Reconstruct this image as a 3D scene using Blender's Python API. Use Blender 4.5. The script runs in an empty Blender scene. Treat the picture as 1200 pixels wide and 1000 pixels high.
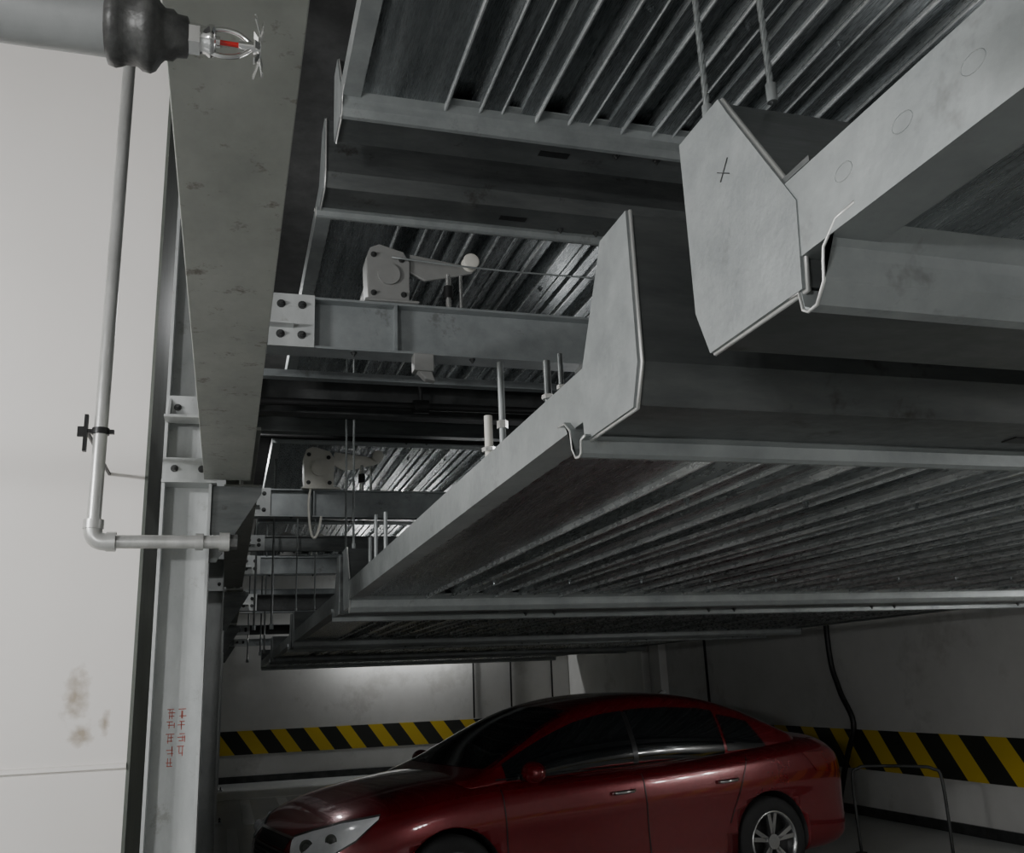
import bpy, bmesh, math, random
from mathutils import Vector, Matrix
from mathutils.bvhtree import BVHTree
random.seed(4)
H=1.6
# ------------------------------------------------------------ materials
def newmat(n):
    m=bpy.data.materials.new(n); m.use_nodes=True
    return m,m.node_tree.nodes,m.node_tree.links,m.node_tree.nodes['Principled BSDF']
def mottled(n,c1,c2,rough=.5,metal=0.,scale=6.,stretch=(1,1,1),bump=0.,fine=60.,stain=None,rvar=.12):
    m,N,L,b=newmat(n)
    tc=N.new('ShaderNodeTexCoord'); mp=N.new('ShaderNodeMapping'); mp.inputs['Scale'].default_value=stretch
    L.new(tc.outputs['Object'],mp.inputs[0])
    t=N.new('ShaderNodeTexNoise'); t.inputs['Scale'].default_value=scale; t.inputs['Detail'].default_value=8; t.inputs['Roughness'].default_value=.65
    L.new(mp.outputs[0],t.inputs['Vector'])
    r=N.new('ShaderNodeValToRGB'); r.color_ramp.elements[0].position=.3; r.color_ramp.elements[1].position=.7
    r.color_ramp.elements[0].color=(*c1,1); r.color_ramp.elements[1].color=(*c2,1)
    L.new(t.outputs['Fac'],r.inputs[0]); col=r.outputs[0]
    if stain:
        t3=N.new('ShaderNodeTexNoise'); t3.inputs['Scale'].default_value=stain[1]; t3.inputs['Detail'].default_value=5; t3.inputs['Roughness'].default_value=.75
        L.new(tc.outputs['Object'],t3.inputs['Vector'])
        r3=N.new('ShaderNodeValToRGB'); r3.color_ramp.elements[0].position=stain[2]; r3.color_ramp.elements[1].position=stain[2]+.1
        r3.color_ramp.elements[0].color=(0,0,0,1); r3.color_ramp.elements[1].color=(stain[3],)*3+(1,)
        L.new(t3.outputs['Fac'],r3.inputs[0])
        mx=N.new('ShaderNodeMix'); mx.data_type='RGBA'; L.new(r3.outputs[0],mx.inputs[0]); L.new(col,mx.inputs[6]); mx.inputs[7].default_value=(*stain[0],1)
        col=mx.outputs[2]
    L.new(col,b.inputs['Base Color'])
    b.inputs['Metallic'].default_value=metal
    t2=N.new('ShaderNodeTexNoise'); t2.inputs['Scale'].default_value=fine; t2.inputs['Detail'].default_value=4
    L.new(mp.outputs[0],t2.inputs['Vector'])
    mr=N.new('ShaderNodeMapRange'); mr.inputs['To Min'].default_value=max(.03,rough-rvar); mr.inputs['To Max'].default_value=rough+rvar
    L.new(t2.outputs['Fac'],mr.inputs['Value']); L.new(mr.outputs[0],b.inputs['Roughness'])
    if bump:
        bp=N.new('ShaderNodeBump'); bp.inputs['Strength'].default_value=bump; bp.inputs['Distance'].default_value=.004
        L.new(t2.outputs['Fac'],bp.inputs['Height']); L.new(bp.outputs[0],b.inputs['Normal'])
    return m
def plain(n,c,rough=.5,metal=0.,coat=0.,emit=None,es=0,alpha=None,trans=0):
    m,N,L,b=newmat(n)
    t=N.new('ShaderNodeTexNoise'); t.inputs['Scale'].default_value=25
    tc=N.new('ShaderNodeTexCoord'); L.new(tc.outputs['Object'],t.inputs['Vector'])
    mx=N.new('ShaderNodeMix'); mx.data_type='RGBA'; L.new(t.outputs['Fac'],mx.inputs[0])
    mx.inputs[6].default_value=(*[x*.88 for x in c],1); mx.inputs[7].default_value=(*[min(1,x*1.1) for x in c],1)
    L.new(mx.outputs[2],b.inputs['Base Color'])
    b.inputs['Roughness'].default_value=rough; b.inputs['Metallic'].default_value=metal
    b.inputs['Coat Weight'].default_value=coat; b.inputs['Coat Roughness'].default_value=.05
    b.inputs['Transmission Weight'].default_value=trans
    if emit: b.inputs['Emission Color'].default_value=(*emit,1); b.inputs['Emission Strength'].default_value=es
    return m
GALV=mottled('galvanised_sheet',(.115,.127,.13),(.37,.395,.40),.28,.7,3,(7,.35,1),.05,40)
RIB_GLINT=mottled('rib_edge_glint',(.32,.34,.345),(.78,.80,.80),.28,.5,4,(5,.4,1),0,40)  # lighter bead colour paints the reflected streaks along the deck ribs
GPLATE=mottled('galvanised_plate',(.235,.252,.253),(.36,.38,.378),.46,.4,9,(1,1,1),.15,70,stain=((.15,.155,.15),5,.62,.6))
GTUBE=mottled('galvanised_tube',(.24,.257,.256),(.35,.37,.366),.46,.4,7,(1,1,1),.1,60,stain=((.13,.13,.12),6,.6,.5))
SIDE=mottled('side_beam_steel',(.095,.103,.102),(.18,.188,.185),.38,.6,5,(.6,1,3),.08,50,stain=((.04,.034,.026),4,.6,.7))
BEAM=mottled('main_beam_steel',(.27,.28,.255),(.39,.40,.365),.55,.2,5,(1,.6,1),.1,50,stain=((.10,.085,.06),10,.58,.8))
COLM=mottled('column_steel',(.40,.415,.41),(.56,.575,.565),.48,.2,6,(1,1,.5),.1,60,stain=((.22,.21,.18),7,.6,.5))
XBEAM=mottled('crossbeam_steel',(.24,.26,.262),(.38,.40,.403),.40,.4,5,(1,1,1),.06,60,stain=((.11,.11,.10),6,.6,.5))
DARK=mottled('dark_steel',(.04,.042,.042),(.09,.092,.09),.55,.5,6)
PIPE=mottled('zinc_pipe',(.40,.40,.385),(.58,.58,.56),.35,.5,12,(1,1,.3),.05,50)
PIPEP=mottled('painted_pipe',(.34,.35,.35),(.46,.47,.47),.36,.15,8)
CASTI=mottled('cast_fitting',(.06,.06,.06),(.17,.17,.165),.45,.4,26,(1,1,1),.6,60)
CHROME=plain('chrome',(.75,.75,.75),.12,1)
BRIGHT=plain('bright_zinc',(.8,.8,.78),.25,.9)
BULB=plain('red_bulb',(.5,.008,.008),.1,0,1,(.8,.02,.01),.03)
BLACK=plain('black_rubber',(.012,.012,.012),.5)
INK=plain('marker_ink',(.07,.07,.07),.7)
BLACKM=plain('black_fitting',(.02,.02,.02),.4,.3)
WHITEP=plain('white_plastic',(.66,.64,.58),.45)
MOTOR=plain('motor_grey',(.28,.28,.27),.45,.2)
REDINK=plain('red_marker',(.45,.10,.07),.7)
WELD=plain('weld_bead',(.65,.65,.63),.4,.6)
WHITELN=plain('white_line_paint',(.75,.75,.73),.6)
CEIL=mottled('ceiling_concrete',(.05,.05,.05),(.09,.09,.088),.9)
FLOOR=mottled('floor_epoxy',(.33,.34,.33),(.42,.43,.42),.32,0,1.2)
CONC=mottled('wall_plaster',(.56,.555,.53),(.69,.685,.66),.85,0,.8,(1,1,1),.1,30,stain=((.42,.41,.38),.9,.55,.5))
RETURN=mottled('wall_return_shade',(.10,.11,.095),(.15,.16,.14),.8,0,2)  # dark greenish colour paints the shade on the wall's return face
def white_wall():
    m,N,L,b=newmat('white_wall_paint')
    tc=N.new('ShaderNodeTexCoord')
    t=N.new('ShaderNodeTexNoise'); t.inputs['Scale'].default_value=1.3; t.inputs['Detail'].default_value=6; L.new(tc.outputs['Object'],t.inputs['Vector'])
    r=N.new('ShaderNodeValToRGB'); r.color_ramp.elements[0].color=(.80,.765,.725,1); r.color_ramp.elements[1].color=(.88,.845,.81,1); L.new(t.outputs['Fac'],r.inputs[0])
    col=r.outputs[0]
    n2=N.new('ShaderNodeTexNoise'); n2.inputs['Scale'].default_value=22; n2.inputs['Detail'].default_value=7; L.new(tc.outputs['Object'],n2.inputs['Vector'])
    for (x,z,rx,rz) in [(-.628,1.615,.055,.12),(-.60,1.46,.06,.06),(-.50,1.50,.025,.06)]:
        mp=N.new('ShaderNodeMapping'); mp.vector_type='POINT'
        mp.inputs['Location'].default_value=(-x/rx,0,-z/rz); mp.inputs['Scale'].default_value=(1/rx,0,1/rz)
        L.new(tc.outputs['Object'],mp.inputs[0])
        ln=N.new('ShaderNodeVectorMath'); ln.operation='LENGTH'; L.new(mp.outputs[0],ln.inputs[0])
        a=N.new('ShaderNodeMath'); a.operation='MULTIPLY_ADD'; L.new(n2.outputs['Fac'],a.inputs[0]); a.inputs[1].default_value=1.9; a.inputs[2].default_value=.1
        s=N.new('ShaderNodeMath'); s.operation='SUBTRACT'; s.use_clamp=True; L.new(a.outputs[0],s.inputs[0]); L.new(ln.outputs['Value'],s.inputs[1])
        k=N.new('ShaderNodeMath'); k.operation='MULTIPLY'; k.use_clamp=True; L.new(s.outputs[0],k.inputs[0]); k.inputs[1].default_value=.85
        mx=N.new('ShaderNodeMix'); mx.data_type='RGBA'; L.new(k.outputs[0],mx.inputs[0]); L.new(col,mx.inputs[6]); mx.inputs[7].default_value=(.36,.29,.21,1); col=mx.outputs[2]
    L.new(col,b.inputs['Base Color']); b.inputs['Roughness'].default_value=.8
    return m
WALLW=white_wall()
def hazard(n,ax,sgn,per=.68):
    m,N,L,b=newmat(n)
    tc=N.new('ShaderNodeTexCoord'); sp=N.new('ShaderNodeSeparateXYZ'); L.new(tc.outputs['Object'],sp.inputs[0])
    a=N.new('ShaderNodeMath'); a.operation='MULTIPLY'; L.new(sp.outputs[ax],a.inputs[0]); a.inputs[1].default_value=sgn/per
    c=N.new('ShaderNodeMath'); c.operation='MULTIPLY_ADD'; L.new(sp.outputs[2],c.inputs[0]); c.inputs[1].default_value=.75/per; L.new(a.outputs[0],c.inputs[2])
    f=N.new('ShaderNodeMath'); f.operation='FRACT'; L.new(c.outputs[0],f.inputs[0])
    g=N.new('ShaderNodeMath'); g.operation='GREATER_THAN'; L.new(f.outputs[0],g.inputs[0]); g.inputs[1].default_value=.55
    mx=N.new('ShaderNodeMix'); mx.data_type='RGBA'; L.new(g.outputs[0],mx.inputs[0]); mx.inputs[6].default_value=(.025,.027,.022,1); mx.inputs[7].default_value=(.70,.50,.03,1)
    L.new(mx.outputs[2],b.inputs['Base Color']); b.inputs['Roughness'].default_value=.6
    return m
HAZX=hazard('hazard_paint_a',0,1,.62); HAZY=hazard('hazard_paint_b',1,-1,.62)
CARP=plain('red_car_paint',(.16,.004,.009),.25,.35,1.0)
GLASS=plain('tinted_car_glass',(.008,.009,.010),.05,0,.3)
TYRE=plain('tyre_rubber',(.015,.015,.015),.75)
ALLOY=plain('alloy_rim',(.45,.45,.45),.25,.9)
LAMPG=plain('headlamp_lens',(.88,.89,.91),.12,0,1)
LAMPR=plain('tail_lamp',(.14,.006,.006),.15,0,1)
TRIM=plain('black_trim',(.015,.015,.015),.35)
TUBEM=plain('unseen_lit_tube',(.9,.9,.9),.4,0,0,(1,.98,.95),4)
# ------------------------------------------------------------ mesh builder
class MB:
    def __init__(s,name): s.n=name; s.v=[]; s.f=[]; s.m=[]; s.sm=[]; s.mats=[]
    def mi(s,m):
        if m not in s.mats: s.mats.append(m)
        return s.mats.index(m)
    def add(s,vs,fs,m,smooth=False):
        o=len(s.v); s.v+= [tuple(x) for x in vs]; i=s.mi(m)
        for f in fs: s.f.append([o+k for k in f]); s.m.append(i); s.sm.append(smooth)
    def box(s,a,b,m):
        x0,y0,z0=a; x1,y1,z1=b
        vs=[(x0,y0,z0),(x1,y0,z0),(x1,y1,z0),(x0,y1,z0),(x0,y0,z1),(x1,y0,z1),(x1,y1,z1),(x0,y1,z1)]
        s.add(vs,[(0,3,2,1),(4,5,6,7),(0,1,5,4),(1,2,6,5),(2,3,7,6),(3,0,4,7)],m)
    def prism(s,prof,ax,a,b,m,caps=True,closed=True,smooth=False):
        def P(p,t): return {'X':(t,p[0],p[1]),'Y':(p[0],t,p[1]),'Z':(p[0],p[1],t)}[ax]
        n=len(prof); vs=[P(p,a) for p in prof]+[P(p,b) for p in prof]
        fs=[(i,(i+1)%n,n+(i+1)%n,n+i) for i in range(n if closed else n-1)]
        if caps and closed: fs+= [tuple(range(n))[::-1],tuple(range(n,2*n))]
        s.add(vs,fs,m,smooth)
    def cyl(s,p0,p1,r,m,n=16,r1=None,caps=True):
        p0=Vector(p0);p1=Vector(p1);d=(p1-p0).normalized(); r1=r if r1 is None else r1
        u=d.orthogonal().normalized(); w=d.cross(u)
        vs=[p0+(u*math.cos(2*math.pi*i/n)+w*math.sin(2*math.pi*i/n))*r for i in range(n)]+[p1+(u*math.cos(2*math.pi*i/n)+w*math.sin(2*math.pi*i/n))*r1 for i in range(n)]
        s.add(vs,[(i,(i+1)%n,n+(i+1)%n,n+i) for i in range(n)],m,n>8)
        if caps: s.add(vs,[tuple(range(n))[::-1],tuple(range(n,2*n))],m)
    def tube(s,pts,r,m,n=10,closed=False):
        pts=[Vector(p) for p in pts]; k=len(pts); vs=[];u=None
        for i,p in enumerate(pts):
            a=pts[i-1] if (i>0 or closed) else p; b=pts[(i+1)%k] if (i<k-1 or closed) else p
            d=(b-a).normalized()
            if u is None: u=d.orthogonal().normalized()
            u=(u-d*u.dot(d)).normalized(); w=d.cross(u)
            vs+=[p+(u*math.cos(2*math.pi*j/n)+w*math.sin(2*math.pi*j/n))*r for j in range(n)]
        fs=[]
        for i in range(k if closed else k-1):
            for j in range(n): fs.append((i*n+j,i*n+(j+1)%n,((i+1)%k)*n+(j+1)%n,((i+1)%k)*n+j))
        if not closed: fs+=[tuple(range(n))[::-1],tuple(range((k-1)*n,k*n))]
        s.add(vs,fs,m,True)
    def lathe(s,prof,c,ax,m,n=32):
        c=Vector(c); vs=[]
        for t,r in prof:
            for j in range(n):
                a=2*math.pi*j/n; q={'X':(t,r*math.cos(a),r*math.sin(a)),'Y':(r*math.cos(a),t,r*math.sin(a)),'Z':(r*math.cos(a),r*math.sin(a),t)}[ax]
                vs.append(c+Vector(q))
        fs=[(i*n+j,i*n+(j+1)%n,(i+1)*n+(j+1)%n,(i+1)*n+j) for i in range(len(prof)-1) for j in range(n)]
        s.add(vs,fs,m,True)
    def bolt(s,p,ax,r,m):
        p=Vector(p); d={'X':Vector((1,0,0)),'Y':Vector((0,1,0)),'Z':Vector((0,0,1))}[ax[-1]]*(-1 if ax[0]=='-' else 1)
        s.cyl(p,p+d*r*.25,r*1.5,m,12); s.cyl(p+d*r*.25,p+d*r*1.1,r,m,6); s.cyl(p+d*r*1.1,p+d*r*1.9,r*.5,m,8)
    def build(s,parent=None,bevel=0):
        me=bpy.data.meshes.new(s.n); me.from_pydata(s.v,[],s.f)
        for m in s.mats: me.materials.append(m)
        for i,p in enumerate(me.polygons): p.material_index=s.m[i]; p.use_smooth=s.sm[i]
        me.update()
        bm=bmesh.new(); bm.from_mesh(me); bmesh.ops.recalc_face_normals(bm,faces=bm.faces); bm.to_mesh(me); bm.free()
        o=bpy.data.objects.new(s.n,me); bpy.context.collection.objects.link(o)
        if parent: o.parent=parent
        if bevel:
            b=o.modifiers.new('bevel','BEVEL'); b.width=bevel; b.segments=2; b.limit_method='ANGLE'; b.angle_limit=math.radians(50)
        return o
def ibeam(cx,z0,w,h,tf=.014,tw=.01):
    z1=z0+h;a=w/2;t=tw/2
    return [(cx-a,z0),(cx+a,z0),(cx+a,z0+tf),(cx+t,z0+tf),(cx+t,z1-tf),(cx+a,z1-tf),(cx+a,z1),(cx-a,z1),(cx-a,z1-tf),(cx-t,z1-tf),(cx-t,z0+tf),(cx-a,z0+tf)]
def smooth(pts,k=6):
    out=[];P=[Vector(p) for p in pts]
    for i in range(len(P)-1):
        a=P[max(i-1,0)];b=P[i];c=P[i+1];d=P[min(i+2,len(P)-1)]
        for j in range(k):
            t=j/k; out.append(.5*((2*b)+(c-a)*t+(2*a-5*b+4*c-d)*t*t+(3*b-a-3*c+d)*t**3))
    out.append(P[-1]); return out
# ------------------------------------------------------------ room
CZ=5.7; XR=7.0; YB=19.4
def slab(n,a,b,m):
    o=MB(n); o.box(a,b,m); return o.build()
slab('floor',(-7,-6,-.15),(XR+.2,YB+.2,0),FLOOR)
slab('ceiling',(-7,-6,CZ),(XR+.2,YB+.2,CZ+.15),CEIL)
slab('wall_right',(XR,-6,0),(XR+.2,YB+.2,CZ),CONC)
slab('wall_back',(-.385,YB,0),(XR,YB+.2,CZ),CONC)
slab('wall_left',(-7,4.7,0),(-.40,4.9,CZ),WALLW)
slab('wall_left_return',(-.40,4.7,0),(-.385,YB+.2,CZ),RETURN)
slab('wall_outer',(-7.2,-6,0),(-7,4.9,CZ),WALLW)
slab('wall_rear',(-7.2,-6.2,0),(XR+.2,-6,CZ),CONC)
t=MB('trim_1'); t.prism([(4.7,1.305),(4.7,1.33),(4.688,1.326),(4.684,1.31)],'X',-7,-.40,WALLW); t.build()
slab('hazard_strip',(-.38,YB-.006,.50),(XR-.01,YB-.0005,.93),HAZX)
slab('hazard_strip',(XR-.006,-5.9,.50),(XR-.0005,YB-.01,.93),HAZY)
slab('base_shadow_back',(-.38,YB-.03,.0),(XR-.04,YB-.0005,.12),DARK)  # dark strip standing in for the shadow line at the wall foot
slab('baseboard_right',(XR-.03,-5.9,.0),(XR-.0005,YB-.01,.10),DARK)
ln=MB('floor_marking')
for i in range(5):
    ln.box((.3+i*.55,13.3,.0005),(.45+i*.55,16.3,.004),WHITELN)
ln.box((-.3,16.4,.0005),(5,16.52,.004),WHITELN); ln.box((.1,10.2,.0005),(.22,13,.004),WHITELN)
ln.build()
def cable(name,pts,r,m=BLACK):
    o=MB(name); o.tube(pts,r,m,8); o.build()
for x in (4.9,5.7,6.6): cable('wall_cable',[(x,YB-.03,0.95),(x+.01,YB-.03,2.3),(x,YB-.03,4.5)],.018)
cable('wall_cable',smooth([(XR-.04,9.9,4.2),(XR-.04,10.05,2.0),(XR-.04,9.95,1.4),(XR-.04,9.75,1.0),(XR-.05,9.95,.6),(XR-.05,10.2,.1)]),.032)
cable('wall_cable',[(XR-.03,13.2,4.2),(XR-.03,13.2,.95)],.02)
wc=MB('wall_pilaster')
wc.box((XR-.14,14.6,.94),(XR-.0005,14.95,CZ-.01),CONC); wc.box((XR-.14,15.3,.94),(XR-.0005,15.5,CZ-.01),CONC); wc.build(bevel=.01)
g=MB('tubular_guard_rail')
g.tube(smooth([(5.55,7.9,0),(5.55,7.9,.62),(5.60,7.87,.72),(5.7,7.8,.74),(5.95,7.5,.74),(6.05,7.42,.72),(6.1,7.38,.62),(6.1,7.38,0)],5),.014,DARK)
g.cyl((5.55,7.9,0),(5.55,7.9,.01),.05,DARK); g.cyl((6.1,7.38,0),(6.1,7.38,.01),.05,DARK); g.build()
# ------------------------------------------------------------ columns
def column(x0,x1,y0,y1,z1,marks=False):
    o=MB('steel_column'); c=(y0+y1)/2
    tf=.013
    o.box((x0,y0,0.02),(x0+tf,y1,z1),COLM); o.box((x1-tf,y0,0.02),(x1,y1,z1),COLM)
    o.box((x0+tf,c-.005,.02),(x1-tf,c+.005,z1),COLM)
    o.box((x0-.07,y0-.05,0),(x1+.07,y1+.05,.02),COLM)
    for bx in (x0-.04,x1+.04):
        for by in (y0-.02,y1+.02): o.bolt((bx,by,.02),'Z',.014,DARK)
    zb=H+.92
    o.box((x0+.013,y0-.004,zb),(x1-.0,y0+.008,zb+.10),COLM)
    o.box((x0+.013,y0-.004,zb+.26),(x1-.0,y0+.008,zb+.385),COLM)
    o.box((x0+.0,y0-.10,zb+.26),(x1+.01,y0-.004,zb+.272),COLM)
    o.prism([(y0-.004,zb+.27),(y0-.09,zb+.27),(y0-.004,zb+.37)],'X',x0+.013,x0+.023,COLM)
    o.box((x0-.0,y0-.02,zb-.014),(x1+.02,y1+.02,zb),COLM)
    o.prism([(x1,zb-.02),(x1+.215,zb-.02),(x1+.215,zb-.05),(x1+.03,zb-.36),(x1,zb-.36)],'Y',y0+.02,y0+.034,SIDE)
    for z in (zb+.05,zb+.33):
        for bx in (x0+.05,x1-.045): o.bolt((bx,y0-.004,z),'-Y',.011,DARK)
    if marks:
        rr=random.Random(21)
        for i in range(5):
            z=1.555-.050*i
            for cx0 in ((x0+.068,x0+.112) if i<4 else (x0+.068,)):
                w=.036; yy=c-.0055
                for k in range(3):
                    zz=z-.006-.014*k; a=rr.uniform(0,.012); b=w-rr.uniform(0,.010)
                    if rr.random()<.85: o.box((cx0+a,yy-.001,zz),(cx0+b,yy,zz+.0032),REDINK)
                for k in range(2):
                    xx=cx0+rr.uniform(.004,w-.004); h0=rr.uniform(0,.015); o.box((xx,yy-.001,z-.044+h0),(xx+.003,yy,z-rr.uniform(0,.012)),REDINK)
    o.build(bevel=.002)
column(-.295,-.085,4.28,4.50,CZ-.001,True)
column(-.24,-.03,8.95,9.17,CZ-.001)
column(-.24,-.03,13.6,13.82,CZ-.001)
column(-.24,-.03,18.1,18.32,CZ-.001)
MZ=H+1.6
BZ=H+.92
def mainbeam(y0,y1,cx=-.02,w=.196,z=BZ):
    mb=MB('main_beam'); mb.prism(ibeam(cx,z,w,.30,.016,.012),'Y',y0,y1,BEAM)
    mb.box((cx-w/2,y1-.014,z+.016),(cx+w/2,y1-.0005,z+.284),BEAM); mb.build(bevel=.002)
mainbeam(-5.9,4.265); mainbeam(4.52,8.93,.045,.16,BZ+.02); mainbeam(9.19,13.58,.06,.16,BZ+.02); mainbeam(13.84,18.08,.06,.16,BZ+.02)
def crossbeam(y,z0,h,m=XBEAM,plate=True,x0=.13,x1=XR-.01,name='cross_beam',w=.13):
    o=MB(name)
    o.prism([(a,b) for a,b in ibeam(y+w/2,z0,w,h,.012,.01)],'X',x0,x1,m)
    px0=.135
    if plate or y>8:
        o.box((px0+.005,y-.006,z0+.0),(px0+.22,y+.004,z0+h+.005),COLM)
        o.box((px0+.005,y-.07,z0+h*.35),(px0+.12,y-.006,z0+h*.38),COLM)
        for dx in (.06,.16):
            for dz in (.06,h-.05): o.bolt((px0+dx,y-.006,z0+dz),'-Y',.014,DARK)
    if plate:
        for xx in (.75,2.2,3.6,5.1):
            o.box((xx,y+.001,z0+.012),(xx+.012,y+w-.001,z0+h-.012),m)
        for i in range(9):
            o.bolt((.55+i*.6,y+.03,z0),'-Z',.011,DARK)
    o.build()
for y in (4.35,8.98,13.63,18.13): crossbeam(y,MZ,.265,x0=-.08 if y<5 else -.025)
crossbeam(5.40,H+1.58,.25,DARK,False,.0,XR-.01,'track_beam',.10)
crossbeam(6.65,H+1.80,.13,SIDE,False,.0,XR-.01,'track_beam',.08)
crossbeam(10.2,H+1.45,.16,SIDE,False,.0,XR-.01,'track_beam',.08)
crossbeam(11.4,H+1.35,.2,XBEAM,False,.0,XR-.01,'track_beam',.08)
crossbeam(12.3,H+1.0,.2,DARK,False,.0,XR-.01,'track_beam',.08)
crossbeam(14.6,H+1.15,.14,XBEAM,False,.0,XR-.01,'track_beam',.08)
crossbeam(15.6,H+.9,.14,DARK,False,.0,XR-.01,'track_beam',.08)
crossbeam(17.0,H+1.0,.14,XBEAM,False,.0,XR-.01,'track_beam',.08)
crossbeam(17.6,H+.82,.12,XBEAM,False,.0,XR-.01,'track_beam',.08)
c=MB('angle_rail'); c.prism([(5.05,MZ+.08),(5.11,MZ+.08),(5.11,MZ+.14),(5.104,MZ+.14),(5.104,MZ+.086),(5.05,MZ+.086)],'X',.13,XR-.01,XBEAM); c.build()
c=MB('cable_conduit'); c.cyl((.12,5.2,MZ-.02),(XR-.01,5.2,MZ+.02),.022,BLACKM,12)
for x in (1.0,2.6,4.4): c.cyl((x,5.2,MZ-.016),(x+.09,5.2,MZ-.013),.04,BLACKM,12); c.cyl((x+.045,5.2,MZ-.03),(x+.045,5.2,MZ+.2),.012,BLACKM,8)
c.build()
c=MB('cable_conduit'); c.cyl((.12,7.4,MZ+.36),(XR-.01,7.4,MZ+.36),.02,BLACKM,12); c.cyl((.12,7.4,MZ+.44),(XR-.01,7.4,MZ+.44),.014,XBEAM,12); c.build()
tr=MB('tie_rod')
for (x,y,za,zb_) in ((.42,9.6,.6,2.3),(.30,11.3,.7,2.2),(.48,12.9,.5,2.2),(.5,14.9,.55,2.2),(.35,16.4,.5,2.2)):
    tr.cyl((x,y,H+za),(x,y,H+zb_),.011,SIDE,8); tr.cyl((x,y,H+za),(x,y,H+za+.05),.022,GTUBE,6)
tr.build()
# ------------------------------------------------------------ pallets
def pallet(x0,x1,y0,y1,zb,detail=False):
    o=MB('parking_pallet')
    prof=[(0,.345),(0,.07),(.03,0),(.255,0),(.265,.11),(.14,.31),(.12,.345)]
    def P(side): return [(y0+a if side==0 else y1-a, zb+b) for a,b in prof]
    for sd in (0,1):
        pr=P(sd); o.prism(pr,'X',x0+.008,x1-.008,SIDE)
        cyy=sum(p[0] for p in pr)/len(pr); czz=sum(p[1] for p in pr)/len(pr)
        big=[(cyy+(a-cyy)*1.03,czz+(b-czz)*1.03) for a,b in pr]
        o.prism(big,'X',x0,x0+.008,GPLATE); o.prism(big,'X',x1-.008,x1,GPLATE)
        if detail: o.tube([(x0+.009,a,b) for a,b in big],.004,WELD,6,closed=True)
        s=1 if sd==0 else -1; b0=y0 if sd==0 else y1
        lip=[(.225,-.003),(.248,-.006),(.252,-.030),(.262,-.036),(.280,-.034),(.298,-.012),(.302,.012),(.306,.028),(.335,.050),(.37,.052)]
        pts=[(b0+s*a,zb+b) for a,b in lip]; q=[(b0+s*(a+.0025),zb+b+.004) for a,b in lip]
        o.prism(pts+q[::-1],'X',x0+.004 if sd==1 else x0-.012,x1,GTUBE)
        if detail:
            o.tube([(x0+.003 if sd==1 else x0-.012,a,b) for a,b in pts],.0022,WELD,6)
        for i in range(int((x1-x0)/1.3)):
            xx=x0+.9+i*1.35
            o.box((xx,b0+s*.12,zb-.003),(xx+.14,b0+s*.16,zb+.0005),BLACKM)
            o.bolt((xx+.35,b0+s*.2,zb),'-Z',.012,DARK); o.bolt((xx+.55,b0+s*.2,zb),'-Z',.012,DARK)
    for xa,xb in ((x0+.002,x0+.075),(x1-.075,x1-.002)):
        o.box((xa,y0+.24,zb+.036),(xb,y1-.24,zb+.142),GTUBE)
    for yy,s in ((y0,1),(y1,-1)):
        g=[(x0+.004,yy+s*.14),(x0+.25,yy+s*.22),(x0+.07,yy+s*.30),(x0+.004,yy+s*.30)]
        o.prism(g,'Z',zb+.145,zb+.153,SIDE)
    xs=x0+.42; pitch=.40; zf=zb+.050; pr=[(x0+.07,zf)]
    x=xs; ya,yb_=y0+.26,y1-.26
    while x+.34<x1-.08:
        pr+=[(x,zf),(x+.022,zf),(x+.05,zf+.05),(x+.12,zf+.05),(x+.15,zf)]
        pr+=[(x+.268,zf),(x+.285,zf+.022),(x+.32,zf+.022),(x+.335,zf)]
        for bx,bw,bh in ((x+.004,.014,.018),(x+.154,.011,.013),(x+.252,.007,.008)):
            o.prism([(bx,zf),(bx,zf-bh*.7),(bx+bw*.25,zf-bh),(bx+bw*.75,zf-bh),(bx+bw,zf-bh*.7),(bx+bw,zf)],'Y',ya,yb_,RIB_GLINT)  # bead bars added to carry the painted glints
        x+=pitch
    pr+=[(x1-.07,zf)]
    top=[(a,b+.003) for a,b in pr]
    o.prism(pr+top[::-1],'Y',y0+.25,y1-.25,GALV,caps=False)
    x=xs+.21
    while x<x1-.3:
        for k in (1,3): o.bolt((x-.005,y0+(y1-y0)*k/4,zf),'-Z',.011,GALV)
        x+=pitch*1
    o.build()
ZL=H+.45
pallet(.65,6.45,-2.95,1.16,ZL,True)
pallet(.65,6.45,1.38,5.62,ZL,True)
pallet(.65,6.45,5.84,10.1,ZL)
pallet(.65,6.45,10.32,14.5,ZL)
pallet(.65,6.45,14.72,18.9,ZL)
ZU=H+2.3
pallet(.37,6.45,-.62,3.68,ZU,True)
pallet(.36,6.45,4.02,8.3,ZU,True)
pallet(.36,6.45,8.55,12.8,ZU)
pallet(.36,6.45,13.05,17.3,ZU)
cm=MB('inspection_mark')
for i,y in enumerate((.80,.70,.60,.50)):
    cm.tube([(.6519,y+.016*math.cos(a*math.pi/8),ZL+.095+.010*math.sin(a*math.pi/8)) for a in range(16)],.0005,GTUBE,5,closed=True)
cm.tube([(.6492,1.055,ZL+.225),(.6492,1.03,ZL+.25)],.0008,INK,5); cm.tube([(.6492,1.03,ZL+.225),(.6492,1.06,ZL+.243)],.0008,INK,5)
cm.build()
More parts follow.
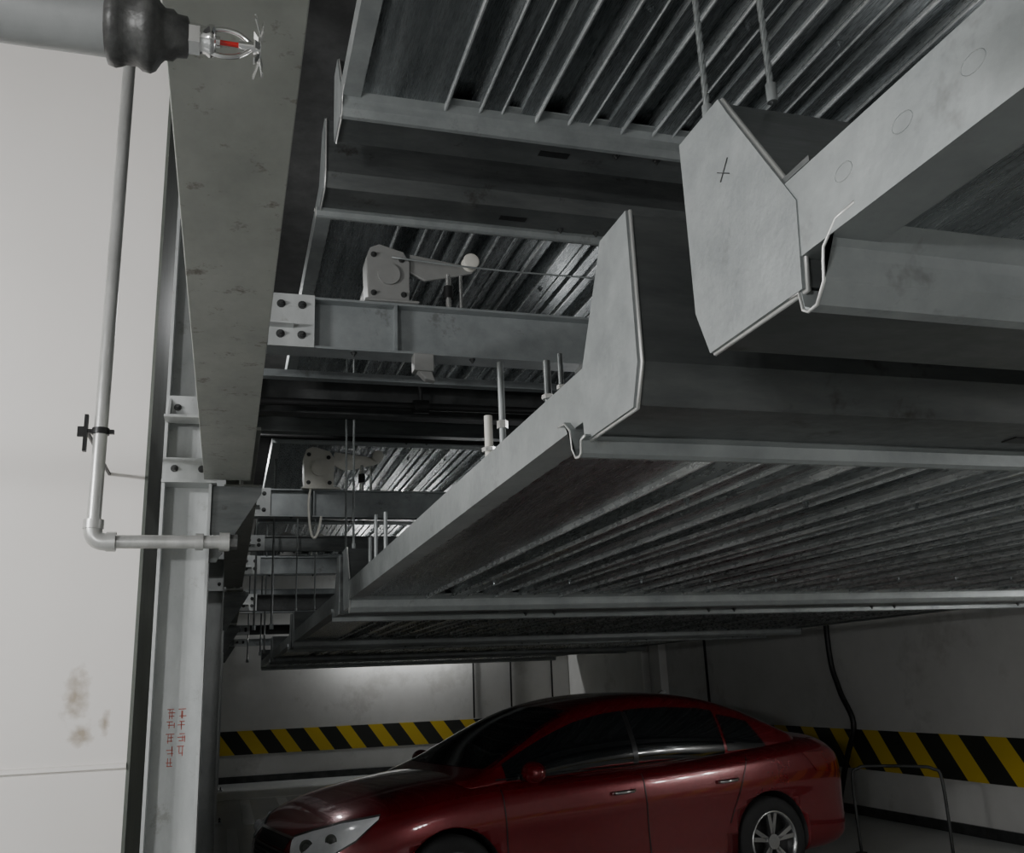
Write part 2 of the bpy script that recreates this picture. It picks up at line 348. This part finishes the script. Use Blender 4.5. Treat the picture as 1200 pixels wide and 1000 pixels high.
# ------------------------------------------------------------ wire ropes
def rope(p0,p1,r=.005):
    o=MB('wire_rope'); p0=Vector(p0);p1=Vector(p1);L=(p1-p0).length;d=(p1-p0)/L
    u=d.orthogonal().normalized();w=d.cross(u); n=min(int(L/.008),260)
    for k in range(3):
        pts=[p0+d*(L*i/n)+(u*math.cos(i*.9+k*2.094)+w*math.sin(i*.9+k*2.094))*r*.5 for i in range(n+1)]
        o.tube(pts,r*.62,GTUBE,5)
    o.cyl(p0,p0+d*.03,r*1.6,GTUBE,10)
    o.build()
rope((.668,1.10,ZL+.352),(.668,1.10,ZU-.001),.005)
rope((.735,1.03,ZL+.352),(.735,1.03,ZU-.001),.005)
rope((.70,5.55,ZL+.352),(.70,5.55,ZU),.007)
rope((.70,5.93,ZL+.352),(.70,5.93,ZU),.007)
rope((.68,10.03,ZL+.352),(.68,10.03,ZU),.008)
rope((.9,10.42,ZL+.352),(.9,10.42,ZU),.008)
hp=MB('hanger_post')
for (y,h,r,m) in ((2.33,.34,.009,GTUBE),(2.47,.19,.012,WHITEP),(1.95,.17,.009,SIDE),(1.86,.15,.006,SIDE)):
    hp.cyl((.69,y,ZL+.142),(.69,y,ZL+.142+h*.75),r,m,12); hp.cyl((.69,y,ZL+.142+h*.2),(.69,y,ZL+.142+h*.26),r*1.7,BRIGHT,6)
    hp.cyl((.69,y,ZL+.142),(.69,y,ZL+.152),r*2.2,BRIGHT,6)
for (y,h) in ((4.3,.20),(4.6,.24),(4.8,.16)):
    hp.cyl((.69,y,ZL+.142),(.69,y,ZL+.142+h),.010,GTUBE,10)
hp.build()
# ------------------------------------------------------------ hoist motors
def motor(x,y,z,s=1,m=MOTOR):
    o=MB('hoist_motor')
    def p(a,b,c): return (x+a*s,y+b*s,z+c*s)
    o.box(p(-.13,-.05,0),p(.16,.19,.014),m)
    o.prism([(x+a*s,z+c*s) for a,c in [(-.11,.014),(.11,.014),(.115,.24),(.08,.30),(-.05,.335),(-.10,.31),(-.12,.25)]],'Y',y-.03*s,y+.12*s,m)
    for a,c in ((-.08,.05),(.08,.05),(-.08,.27),(.07,.25)): o.bolt(p(a,-.03,c),'-Y',.011*s,DARK)
    o.cyl(p(0,-.045,.16),p(0,-.03,.16),.06*s,m,20)
    o.cyl(p(0,.12,.17),p(0,.42,.17),.085*s,m,24)
    for i in range(9): o.cyl(p(0,.15+i*.027,.17),p(0,.157+i*.027,.17),.10*s,m,24)
    o.cyl(p(0,.42,.17),p(0,.46,.17),.095*s,DARK,24)
    o.prism([(x+a*s,z+c*s) for a,c in [(.10,.20),(.12,.30),(.44,.26),(.47,.22),(.40,.20),(.20,.15)]],'Y',y-.01*s,y+.01*s,m)
    o.lathe([(-.03,.0),(-.03,.045*s),(-.018,.045*s),(-.01,.034*s),(.01,.034*s),(.018,.045*s),(.03,.045*s),(.03,0)],p(.45,-.03,.27),'Y',WHITEP,20)
    o.cyl(p(.33,0,-.0),p(.33,0,.2),.016*s,BRIGHT,12); o.cyl(p(.33,0,.06),p(.33,0,.13),.026*s,BLACKM,12)
    o.cyl(p(.40,0,.0),p(.40,0,.2),.010*s,BRIGHT,12)
    o.box(p(-.05,.18,.25),p(.05,.30,.32),m)
    o.build(bevel=.006)
motor(.72,4.38,MZ+.266,.95); motor(.80,9.0,MZ+.266,1.25,WHITEP); motor(2.6,9.0,MZ+.266); motor(.8,13.65,MZ+.266)
j=MB('limit_switch'); j.box((.84,4.33,MZ-.09),(.94,4.40,MZ-.0005),MOTOR); j.prism([(.86,MZ-.09),(.93,MZ-.09),(.95,MZ-.14),(.90,MZ-.13)],'Y',4.34,4.39,MOTOR); j.build(bevel=.004)
j=MB('cable_loop'); j.tube(smooth([(.72,8.96,MZ+.26),(.70,8.9,MZ+.1),(.72,8.88,MZ-.15),(.76,8.88,MZ-.22),(.8,8.88,MZ-.12),(.82,8.93,MZ-.01)]),.012,WHITEP); j.build()
cable('guide_cable',smooth([(.73,4.32,MZ+.50),(1.3,4.3,MZ+.47),(2.2,4.3,MZ+.48)]),.005,GTUBE)
# ------------------------------------------------------------ sprinkler + pipes
sp=MB('fire_sprinkler'); sx,sy,sz=-.067,.904,H+.672
rp=.031
sp.cyl((-2.6,sy,sz),(sx-.045,sy,sz),rp,PIPEP,32)
sp.lathe([(-.075,rp),(-.073,.038),(-.066,.040),(-.060,.038),(-.056,.036),(-.045,.036),(-.040,.040),(-.032,.041),(-.027,.038),(-.022,.030),(-.018,.026),(-.01,.026),(-.006,.022),(.004,.021),(.006,.016)],(sx,sy,sz),'X',CASTI,32)
sp.cyl((sx+.004,sy,sz),(sx+.017,sy,sz),.017,CHROME,6)
sp.lathe([(.017,.015),(.022,.014),(.026,.017),(.031,.017),(.033,.010),(.033,0)],(sx,sy,sz),'X',CHROME,24)
for s in (-1,1):
    sp.tube(smooth([(sx+.028,sy,sz+s*.014),(sx+.040,sy,sz+s*.0165),(sx+.055,sy,sz+s*.014),(sx+.066,sy,sz+s*.006),(sx+.071,sy,sz)],4),.0028,CHROME,8)
sp.cyl((sx+.033,sy,sz),(sx+.058,sy,sz),.0028,BULB,12)
sp.cyl((sx+.031,sy,sz),(sx+.037,sy,sz),.006,CHROME,12)
sp.cyl((sx+.056,sy,sz),(sx+.078,sy,sz),.0048,CHROME,12,.006)
sp.cyl((sx+.076,sy,sz),(sx+.079,sy,sz),.016,CHROME,24)
for i in range(12):
    a=i*math.pi/6; c,s=math.cos(a),math.sin(a); p=Vector((sx+.0775,sy+c*.014,sz+s*.014)); q=Vector((sx+.0775-(.006 if i%3 else -.003),sy+c*.033,sz+s*.033))
    t=Vector((0,-s,c))*.0032
    sp.add([p-t,p+t,q+t*1.3,q-t*1.3,p-t+Vector((.0015,0,0)),p+t+Vector((.0015,0,0)),q+t*1.3+Vector((.0015,0,0)),q-t*1.3+Vector((.0015,0,0))],[(0,1,2,3),(4,7,6,5),(0,4,5,1),(1,5,6,2),(2,6,7,3),(3,7,4,0)],BRIGHT)
sp.build()
wp=MB('water_pipe'); px,py=-.509,3.92; ez=H+.592
wp.cyl((px,py,ez+.05),(px,py,H+3.2),.0265,PIPE,24)
wp.tube(smooth([(px,py,ez+.08),(px,py,ez+.04),(px+.012,py,ez+.012),(px+.04,py,ez),(px+.08,py,ez)],6),.034,PIPE,20)
wp.cyl((px,py,ez+.05),(px,py,ez+.085),.038,PIPE,20); wp.cyl((px+.05,py,ez),(px+.085,py,ez),.038,PIPE,20)
wp.cyl((px+.08,py,ez),(-.03,py,ez),.0265,PIPE,24)
wp.cyl((-.13,py,ez),(-.10,py,ez),.034,PIPE,16); wp.cyl((-.04,py,ez),(-.0,py,ez),.038,PIPE,16); wp.cyl((-.0,py,ez),(.03,py,ez),.03,CASTI,6)
wp.cyl((px,py,H+1.02),(px,py,H+1.045),.033,BLACKM,16); wp.box((px-.05,py-.01,H+1.024),(px+.05,py+.01,H+1.040),BLACKM)
wp.box((px-.062,py-.012,H+.95),(px-.048,py+.012,H+1.10),BLACKM); wp.box((px-.085,py-.008,H+1.01),(px-.05,py+.008,H+1.05),BLACKM)
wp.cyl((px-.05,py,H+1.032),(px-.05,4.699,H+1.032),.008,BLACKM,8)
wp.build()
# ------------------------------------------------------------ car
car=bpy.data.objects.new('car',None); bpy.context.collection.objects.link(car)
def lerp(a,b,t): return a+(b-a)*t
ST=[(-2.31,.52,.32,.50,.57),(-2.27,.66,.24,.60,.675),(-2.14,.78,.20,.69,.785),(-1.95,.845,.185,.755,.86),(-1.65,.88,.18,.815,.925),(-1.35,.89,.18,.86,.97),(-1.0,.893,.18,.895,1.0),(-.5,.895,.18,.91,.99),(.0,.895,.18,.92,.99),(.5,.895,.18,.935,1.0),(1.0,.895,.18,.955,1.02),(1.4,.893,.18,.975,1.06),(1.75,.88,.18,.985,1.09),(2.0,.855,.19,.985,1.095),(2.17,.82,.22,.965,1.085),(2.26,.75,.27,.86,1.0),(2.30,.62,.34,.62,.72)]
def sec(w,zb,zs,zt):
    L=[(0,zt),(.5*w,zt-.006),(.78*w,lerp(zt,zs,.35)),(.92*w,lerp(zt,zs,.85)),(.975*w,zs-.03)]
    for t,k in ((.2,.99),(.32,1.0),(.42,.985),(.62,.985),(.82,.99),(.94,.96)): L.append((k*w,lerp(zs,zb,t)))
    L+=[(.85*w,zb),(0,zb)]
    return L
def loft(stations):
    vs=[];n=None
    for x,L in stations:
        ring=[(x,-a,b) for a,b in L]+[(x,a,b) for a,b in L[-2:0:-1]]
        n=len(ring); vs+=ring
    fs=[(i*n+j,i*n+(j+1)%n,(i+1)*n+(j+1)%n,(i+1)*n+j) for i in range(len(stations)-1) for j in range(n)]
    k=len(stations)
    fs+=[tuple(range(n))[::-1],tuple(range((k-1)*n,k*n))]
    return vs,fs
def subsurfed(name,vs,fs,mat,cutters=None):
    me=bpy.data.meshes.new(name); me.from_pydata(vs,[],fs)
    bm=bmesh.new(); bm.from_mesh(me); bmesh.ops.recalc_face_normals(bm,faces=bm.faces); bm.to_mesh(me); bm.free()
    me.materials.append(mat); me.materials.append(TRIM)
    o=bpy.data.objects.new(name,me); bpy.context.collection.objects.link(o)
    m=o.modifiers.new('s','SUBSURF'); m.levels=2; m.render_levels=2
    dg=bpy.context.evaluated_depsgraph_get()
    bvh=BVHTree.FromObject(o,dg)
    cs=[]
    if cutters:
        for (cx,y0,y1,r) in cutters:
            c=MB('cut'); c.cyl((cx,y0,.33),(cx,y1,.33),r,TRIM,40); co=c.build(); cs.append(co)
            b=o.modifiers.new('b','BOOLEAN'); b.operation='DIFFERENCE'; b.object=co; b.solver='EXACT'
    dg=bpy.context.evaluated_depsgraph_get()
    nm=bpy.data.meshes.new_from_object(o.evaluated_get(dg))
    o.modifiers.clear(); o.data=nm
    for c in cs: bpy.data.objects.remove(c)
    for p in nm.polygons: p.use_smooth=True
    o.parent=car
    return o,bvh
FX,RX=-1.345,1.34
vs,fs=loft([(s[0],sec(*s[1:])) for s in ST])
body,bvhB=subsurfed('body',vs,fs,CARP,[(FX,-1.1,-.62,.365),(FX,.62,1.1,.365),(RX,-1.1,-.62,.365),(RX,.62,1.1,.365)])
GS=[(-1.28,.94),(-1.12,.985),(-.95,1.06),(-.75,1.17),(-.5,1.30),(-.25,1.40),(0,1.455),(.3,1.485),(.6,1.482),(.9,1.455),(1.15,1.40),(1.4,1.315),(1.6,1.22),(1.8,1.13),(1.92,1.07)]
def zr(x):
    for a,b in zip(GS,GS[1:]):
        if a[0]<=x<=b[0]: return lerp(a[1],b[1],(x-a[0])/(b[0]-a[0]))
    return 1.0
gst=[]
for x,z in GS:
    wb=.835-.05*abs(x/1.3)**2*.6; h=z-.88; wr=lerp(wb-.06,.60,min(1,h/.58))
    gst.append((x,[(0,z),(.55*wr,.88+h*.99),(.86*wr,.88+h*.955),(1.0*wr,.88+h*.86),(lerp(wr,wb,.5),.88+h*.5),(wb,.88),(.4*wb,.87),(0,.87)]))
vs,fs=loft(gst); gh,bvhG=subsurfed('cabin_shell',vs,fs,CARP)
def decal(name,top,bot,d,bvh,mat,off=.004,rows=8,cols=24,ob=None):
    def samp(P,t):
        f=t*(len(P)-1); i=min(int(f),len(P)-2); return Vector(P[i]).lerp(Vector(P[i+1]),f-i)
    d=Vector(d).normalized(); vs=[];ok=[]
    for r in range(rows+1):
        for c in range(cols+1):
            p=samp(top,c/cols).lerp(samp(bot,c/cols),r/rows)
            hit=bvh.ray_cast(p-d*3,d)
            if hit[0] is None: vs.append(p); ok.append(False)
            else: vs.append(hit[0]-d*off); ok.append(True)
    fs=[]
    for r in range(rows):
        for c in range(cols):
            q=(r*(cols+1)+c,r*(cols+1)+c+1,(r+1)*(cols+1)+c+1,(r+1)*(cols+1)+c)
            if all(ok[k] for k in q): fs.append(q)
    o=ob or MB(name); o.add(vs,fs,mat,True)
    return o
for s in (-1,1):
    d=(0,-s,0)
    w=MB('side_windows')
    def win(xa,xb,k=.79,zlo=.955,slope=0,xb2=None):
        T=[];B=[]
        for i in range(13):
            x=lerp(xa,xb,i/12); T.append((x,0,max(zlo+.004,.88+(zr(x)-.88)*k))); B.append((lerp(xa,xb2 or xb,i/12),0,zlo+.02*(x)))
        decal('',T,B,d,bvhG,GLASS,ob=w)
    win(-.90,.18); win(.20,1.04); win(1.07,1.36,.74,.98,0,1.48)
    decal('',[(.17,0,1.34),(.215,0,1.34)],[(.17,0,.96),(.215,0,.96)],d,bvhG,TRIM,.006,8,2,w)
    w.build(car)
    c=MB('window_trim'); decal('',[(-.98,0,.955),(1.45,0,.992)],[(-.98,0,.945),(1.45,0,.982)],d,bvhG,TRIM,.007,1,40,c)
    c.build(car)
    c=MB('door_seams')
    for x0_,x1_,z0_,z1_ in ((-.98,-.95,.92,.30),(.16,.18,.94,.28),(1.16,.92,.96,.5)):
        decal('',[(x0_,0,z0_),(x1_,0,z1_)],[(x0_+.009,0,z0_),(x1_+.009,0,z1_)],d,bvhB,TRIM,.003,1,20,c)
    decal('',[(-.95,0,.235),(.92,0,.235)],[(-.95,0,.225),(.92,0,.225)],d,bvhB,TRIM,.003,1,20,c)
    c.build(car)
    c=MB('door_handles')
    for hx in (-.02,.93):
        c.tube([(hx-.1,s*.895,.80),(hx-.08,s*.925,.803),(hx+.06,s*.925,.806),(hx+.09,s*.895,.808)],.013,CHROME,8)
    c.build(car)
    c=MB('wing_mirror'); 
    c.tube([(-.80,s*.82,.955),(-.80,s*.90,.965)],.022,TRIM,8)
    c.build(car)
    bm=bmesh.new(); bmesh.ops.create_uvsphere(bm,u_segments=20,v_segments=12,radius=1); me=bpy.data.meshes.new('mirror_shell'); 
    for v in bm.verts: v.co=Vector((v.co.x*.075-.79,v.co.y*.11+s*.97,v.co.z*.07+1.0))
    bm.to_mesh(me); bm.free(); me.materials.append(CARP)
    for p in me.polygons: p.use_smooth=True
    mo=bpy.data.objects.new('mirror_shell',me); bpy.context.collection.objects.link(mo); mo.parent=car
    hd=Vector((.62,-s*.78,0)).normalized()
    hl=MB('headlight')
    def HP(a,z): 
        c0=Vector((-2.02,s*.68,0)); tdir=Vector((.78*1,s*.62,0)); return tuple(c0+tdir*(a-.10)+Vector((0,0,z)))
    T=[HP(-.27,.675),HP(-.1,.725),HP(.1,.77),HP(.25,.79),HP(.33,.80)]
    B=[HP(-.25,.60),HP(-.12,.57),HP(.06,.595),HP(.22,.68),HP(.33,.785)]
    decal('',T,B,hd,bvhB,LAMPG,.006,8,24,hl)
    T2=[(a[0],a[1],a[2]+.012) for a in T]; B2=[(a[0],a[1],a[2]-.012) for a in B]
    decal('',T2,B2,hd,bvhB,TRIM,.002,8,24,hl)
    for a,z,r in ((-.1,.645,.045),(.07,.685,.038)):
        p=Vector(HP(a,z)); h=bvhB.ray_cast(p-hd*3,hd)[0]
        if h: hl.cyl(h-hd*.007,h-hd*.010,r,CHROME,20); hl.cyl(h-hd*.010,h-hd*.013,r*.7,ALLOY,20); hl.cyl(h-hd*.013,h-hd*.016,r*.5,CHROME,20)
    hl.build(car)
    fl=MB('fog_lamp'); decal('',[HP(-.2,.40),HP(.0,.42)],[HP(-.2,.31),HP(.0,.30)],hd,bvhB,TRIM,.004,4,8,fl)
    h=bvhB.ray_cast(Vector(HP(-.1,.36))-hd*3,hd)[0]
    if h: fl.cyl(h-hd*.004,h-hd*.012,.035,CHROME,20)
    fl.build(car)
    tl=MB('tail_light'); hd2=Vector((-.7,-s*.7,0)).normalized()
    def TP(a,z): return tuple(Vector((2.0,s*.68,0))+Vector((-.7,s*.7,0))*a+Vector((0,0,z)))
    decal('',[TP(-.2,.93),TP(.3,.95)],[TP(-.2,.74),TP(.22,.80)],hd2,bvhB,LAMPR,.005,6,12,tl); tl.build(car)
w=MB('windshield')
Tp=[];Bp=[]
for i in range(13):
    t=-1+2*i/12; Tp.append((0,t*.545,1.395-.03*t*t)); Bp.append((0,t*.70,1.02-.0*t*t))
decal('',Tp,Bp,(1,0,0),bvhG,GLASS,.005,10,24,w)
decal('',[(0,t*.56/6,1.37-.03*(t/6)**2) for t in range(-6,7)],[(0,t*.68/6,1.13) for t in range(-6,7)],(-1,0,0),bvhG,GLASS,.005,10,24,w)
w.build(car)
gr=MB('front_grille')
for z0_,z1_,hw in ((.665,.60,.36),(.575,.40,.42),(.35,.27,.45)):
    decal('',[(0,t*hw/6,z0_) for t in range(-6,7)],[(0,t*(hw-.02)/6,z1_) for t in range(-6,7)],(1,0,0),bvhB,TRIM,.004,6,24,gr)
for z in (.585,.675,.55):
    decal('',[(0,t*.4/6,z+.008) for t in range(-6,7)],[(0,t*.4/6,z-.006) for t in range(-6,7)],(1,0,0),bvhB,CHROME,.010,1,24,gr)
for z in (.52,.49,.46,.43): decal('',[(0,t*.4/6,z+.004) for t in range(-6,7)],[(0,t*.4/6,z-.004) for t in range(-6,7)],(1,0,0),bvhB,CHROME,.006,1,24,gr)
gr.build(car)
for nm,cx,s in (('wheel_1',FX,-1),('wheel_2',RX,-1),('wheel_3',FX,1),('wheel_4',RX,1)):
    wl=MB(nm); c=(cx,s*.785,.325); o_=s
    R=.325
    wl.lathe([(-.10*o_,.20),(-.105*o_,.24),(-.10*o_,.30),(-.075*o_,R),(.075*o_,R),(.098*o_,.305),(.104*o_,.25),(.098*o_,.225)],c,'Y',TYRE,40)
    wl.lathe([(.098*o_,.226),(.104*o_,.222),(.100*o_,.208),(.06*o_,.20),(-.09*o_,.20)],c,'Y',ALLOY,40)
    wl.lathe([(.02*o_,.20),(.02*o_,.0)],c,'Y',TRIM,32)
    wl.cyl((cx,c[1]+.03*o_,c[2]),(cx,c[1]+.088*o_,c[2]),.055,ALLOY,20)
    for k in range(5):
        a=k*2*math.pi/5+.3
        for da,ww in ((-.16,.016),(.16,.016)):
            r0=Vector((math.cos(a),0,math.sin(a))); r1=Vector((math.cos(a+da),0,math.sin(a+da)))
            tt=Vector((-math.sin(a),0,math.cos(a)))*ww; C=Vector(c); up=Vector((0,.03*o_,0))
            A=C+r0*.045+Vector((0,.05*o_,0)); B=C+r1*.208+Vector((0,.062*o_,0))
            wl.add([A-tt,A+tt,B+tt,B-tt,A-tt+up,A+tt+up,B+tt+up,B-tt+up],[(0,1,2,3),(4,7,6,5),(0,4,5,1),(1,5,6,2),(2,6,7,3),(3,7,4,0)],ALLOY)
    wl.build(car)
an=MB('roof_antenna'); an.prism([(.95,1.43),(1.07,1.405),(1.07,1.47),(1.05,1.475)],'Y',-.012,.012,TRIM); an.build(car)
car.location=(2.64,7.62,0); car.rotation_euler=(0,0,math.radians(11.5)); car.scale=(1.02,1.02,1.01)
# ------------------------------------------------------------ lamps: unseen tube fittings, mostly added as fill, light emitted all round
def unseen_lamp(x,y,z,W,axis='X',L=1.2,top=None,col=(.98,.99,1.0)):
    f=MB('unseen_tube_lamp'); top=top or CZ-.002
    def bx(a,b,c,d,e,g,m):
        if axis=='X': f.box((x+a,y+c,z+e),(x+b,y+d,z+g),m)
        else: f.box((x+c,y+a,z+e),(x+d,y+b,z+g),m)
    bx(-L/2,L/2,-.03,.03,.06,.10,WHITEP); bx(-L/2,-L/2+.02,-.02,.02,-.02,.06,WHITEP); bx(L/2-.02,L/2,-.02,.02,-.02,.06,WHITEP)
    d=Vector((1,0,0)) if axis=='X' else Vector((0,1,0)); c=Vector((x,y,z+.01))
    f.cyl(c-d*(L/2-.02),c+d*(L/2-.02),.013,TUBEM,12)
    if top-z>.12: f.cyl((x,y,z+.10),(x,y,top),.008,BLACKM,6)
    fo=f.build()
    for k in (-.33,0,.33):
        a=bpy.data.lights.new('unseen_tube_glow','POINT'); a.energy=W/3; a.shadow_soft_size=.06; a.color=col
        o=bpy.data.objects.new('unseen_tube_glow',a); bpy.context.collection.objects.link(o); o.parent=fo
        o.location=c+d*k*L+Vector((0,0,-.09))
unseen_lamp(-2.6,2.3,H+1.3,235,'X')
unseen_lamp(-2.6,-2.2,H+.45,265,'Y')  # added low aisle lamp, brightens beam and pallet undersides
unseen_lamp(4.4,-.2,H+.32,42,'Y',top=ZL+.04)  # added fill under the near pallet, reaching the right wall
unseen_lamp(6.75,3.9,H+.30,42,'Y',top=CZ-.002)  # added lamp out of view, rakes the pallet undersides
unseen_lamp(3.2,3.0,H+1.25,16,'X',top=ZU-.01)  # from here added bay fill, hidden behind the lower pallets
unseen_lamp(3.2,7.3,H+1.2,15,'X',top=ZU-.01)
unseen_lamp(3.2,11.8,H+1.1,16,'X',top=ZU-.01)
unseen_lamp(3.2,16.3,H+1.0,22,'X',top=ZU-.01)
unseen_lamp(0.0,6.8,H+2.75,40,'Y',L=.8)  # added pair hidden by the main beam, brightens the far pallet ends
unseen_lamp(0.0,11.2,H+2.75,45,'Y',L=.8)
unseen_lamp(3.4,19.15,H+1.1,85,'X',L=2.4)  # added lamp hidden past the last pallet, lights the back wall
w=bpy.data.worlds.new('World'); bpy.context.scene.world=w; w.use_nodes=True
w.node_tree.nodes['Background'].inputs[0].default_value=(.6,.65,.7,1); w.node_tree.nodes['Background'].inputs[1].default_value=.05
# ------------------------------------------------------------ camera
dY=Vector((-338,-315,-1100)).normalized(); dX=Vector((3717,-147,-1100)); dX=(dX-dY*dX.dot(dY)).normalized(); dZ=dX.cross(dY)
R=Matrix((dX,dY,dZ))
cd=bpy.data.cameras.new('camera'); co=bpy.data.objects.new('camera',cd); bpy.context.collection.objects.link(co)
cd.sensor_width=36; cd.lens=36*1100/1200; cd.clip_start=.05
M=R.to_4x4(); M.translation=Vector((0,0,H)); co.matrix_world=M
bpy.context.scene.camera=co
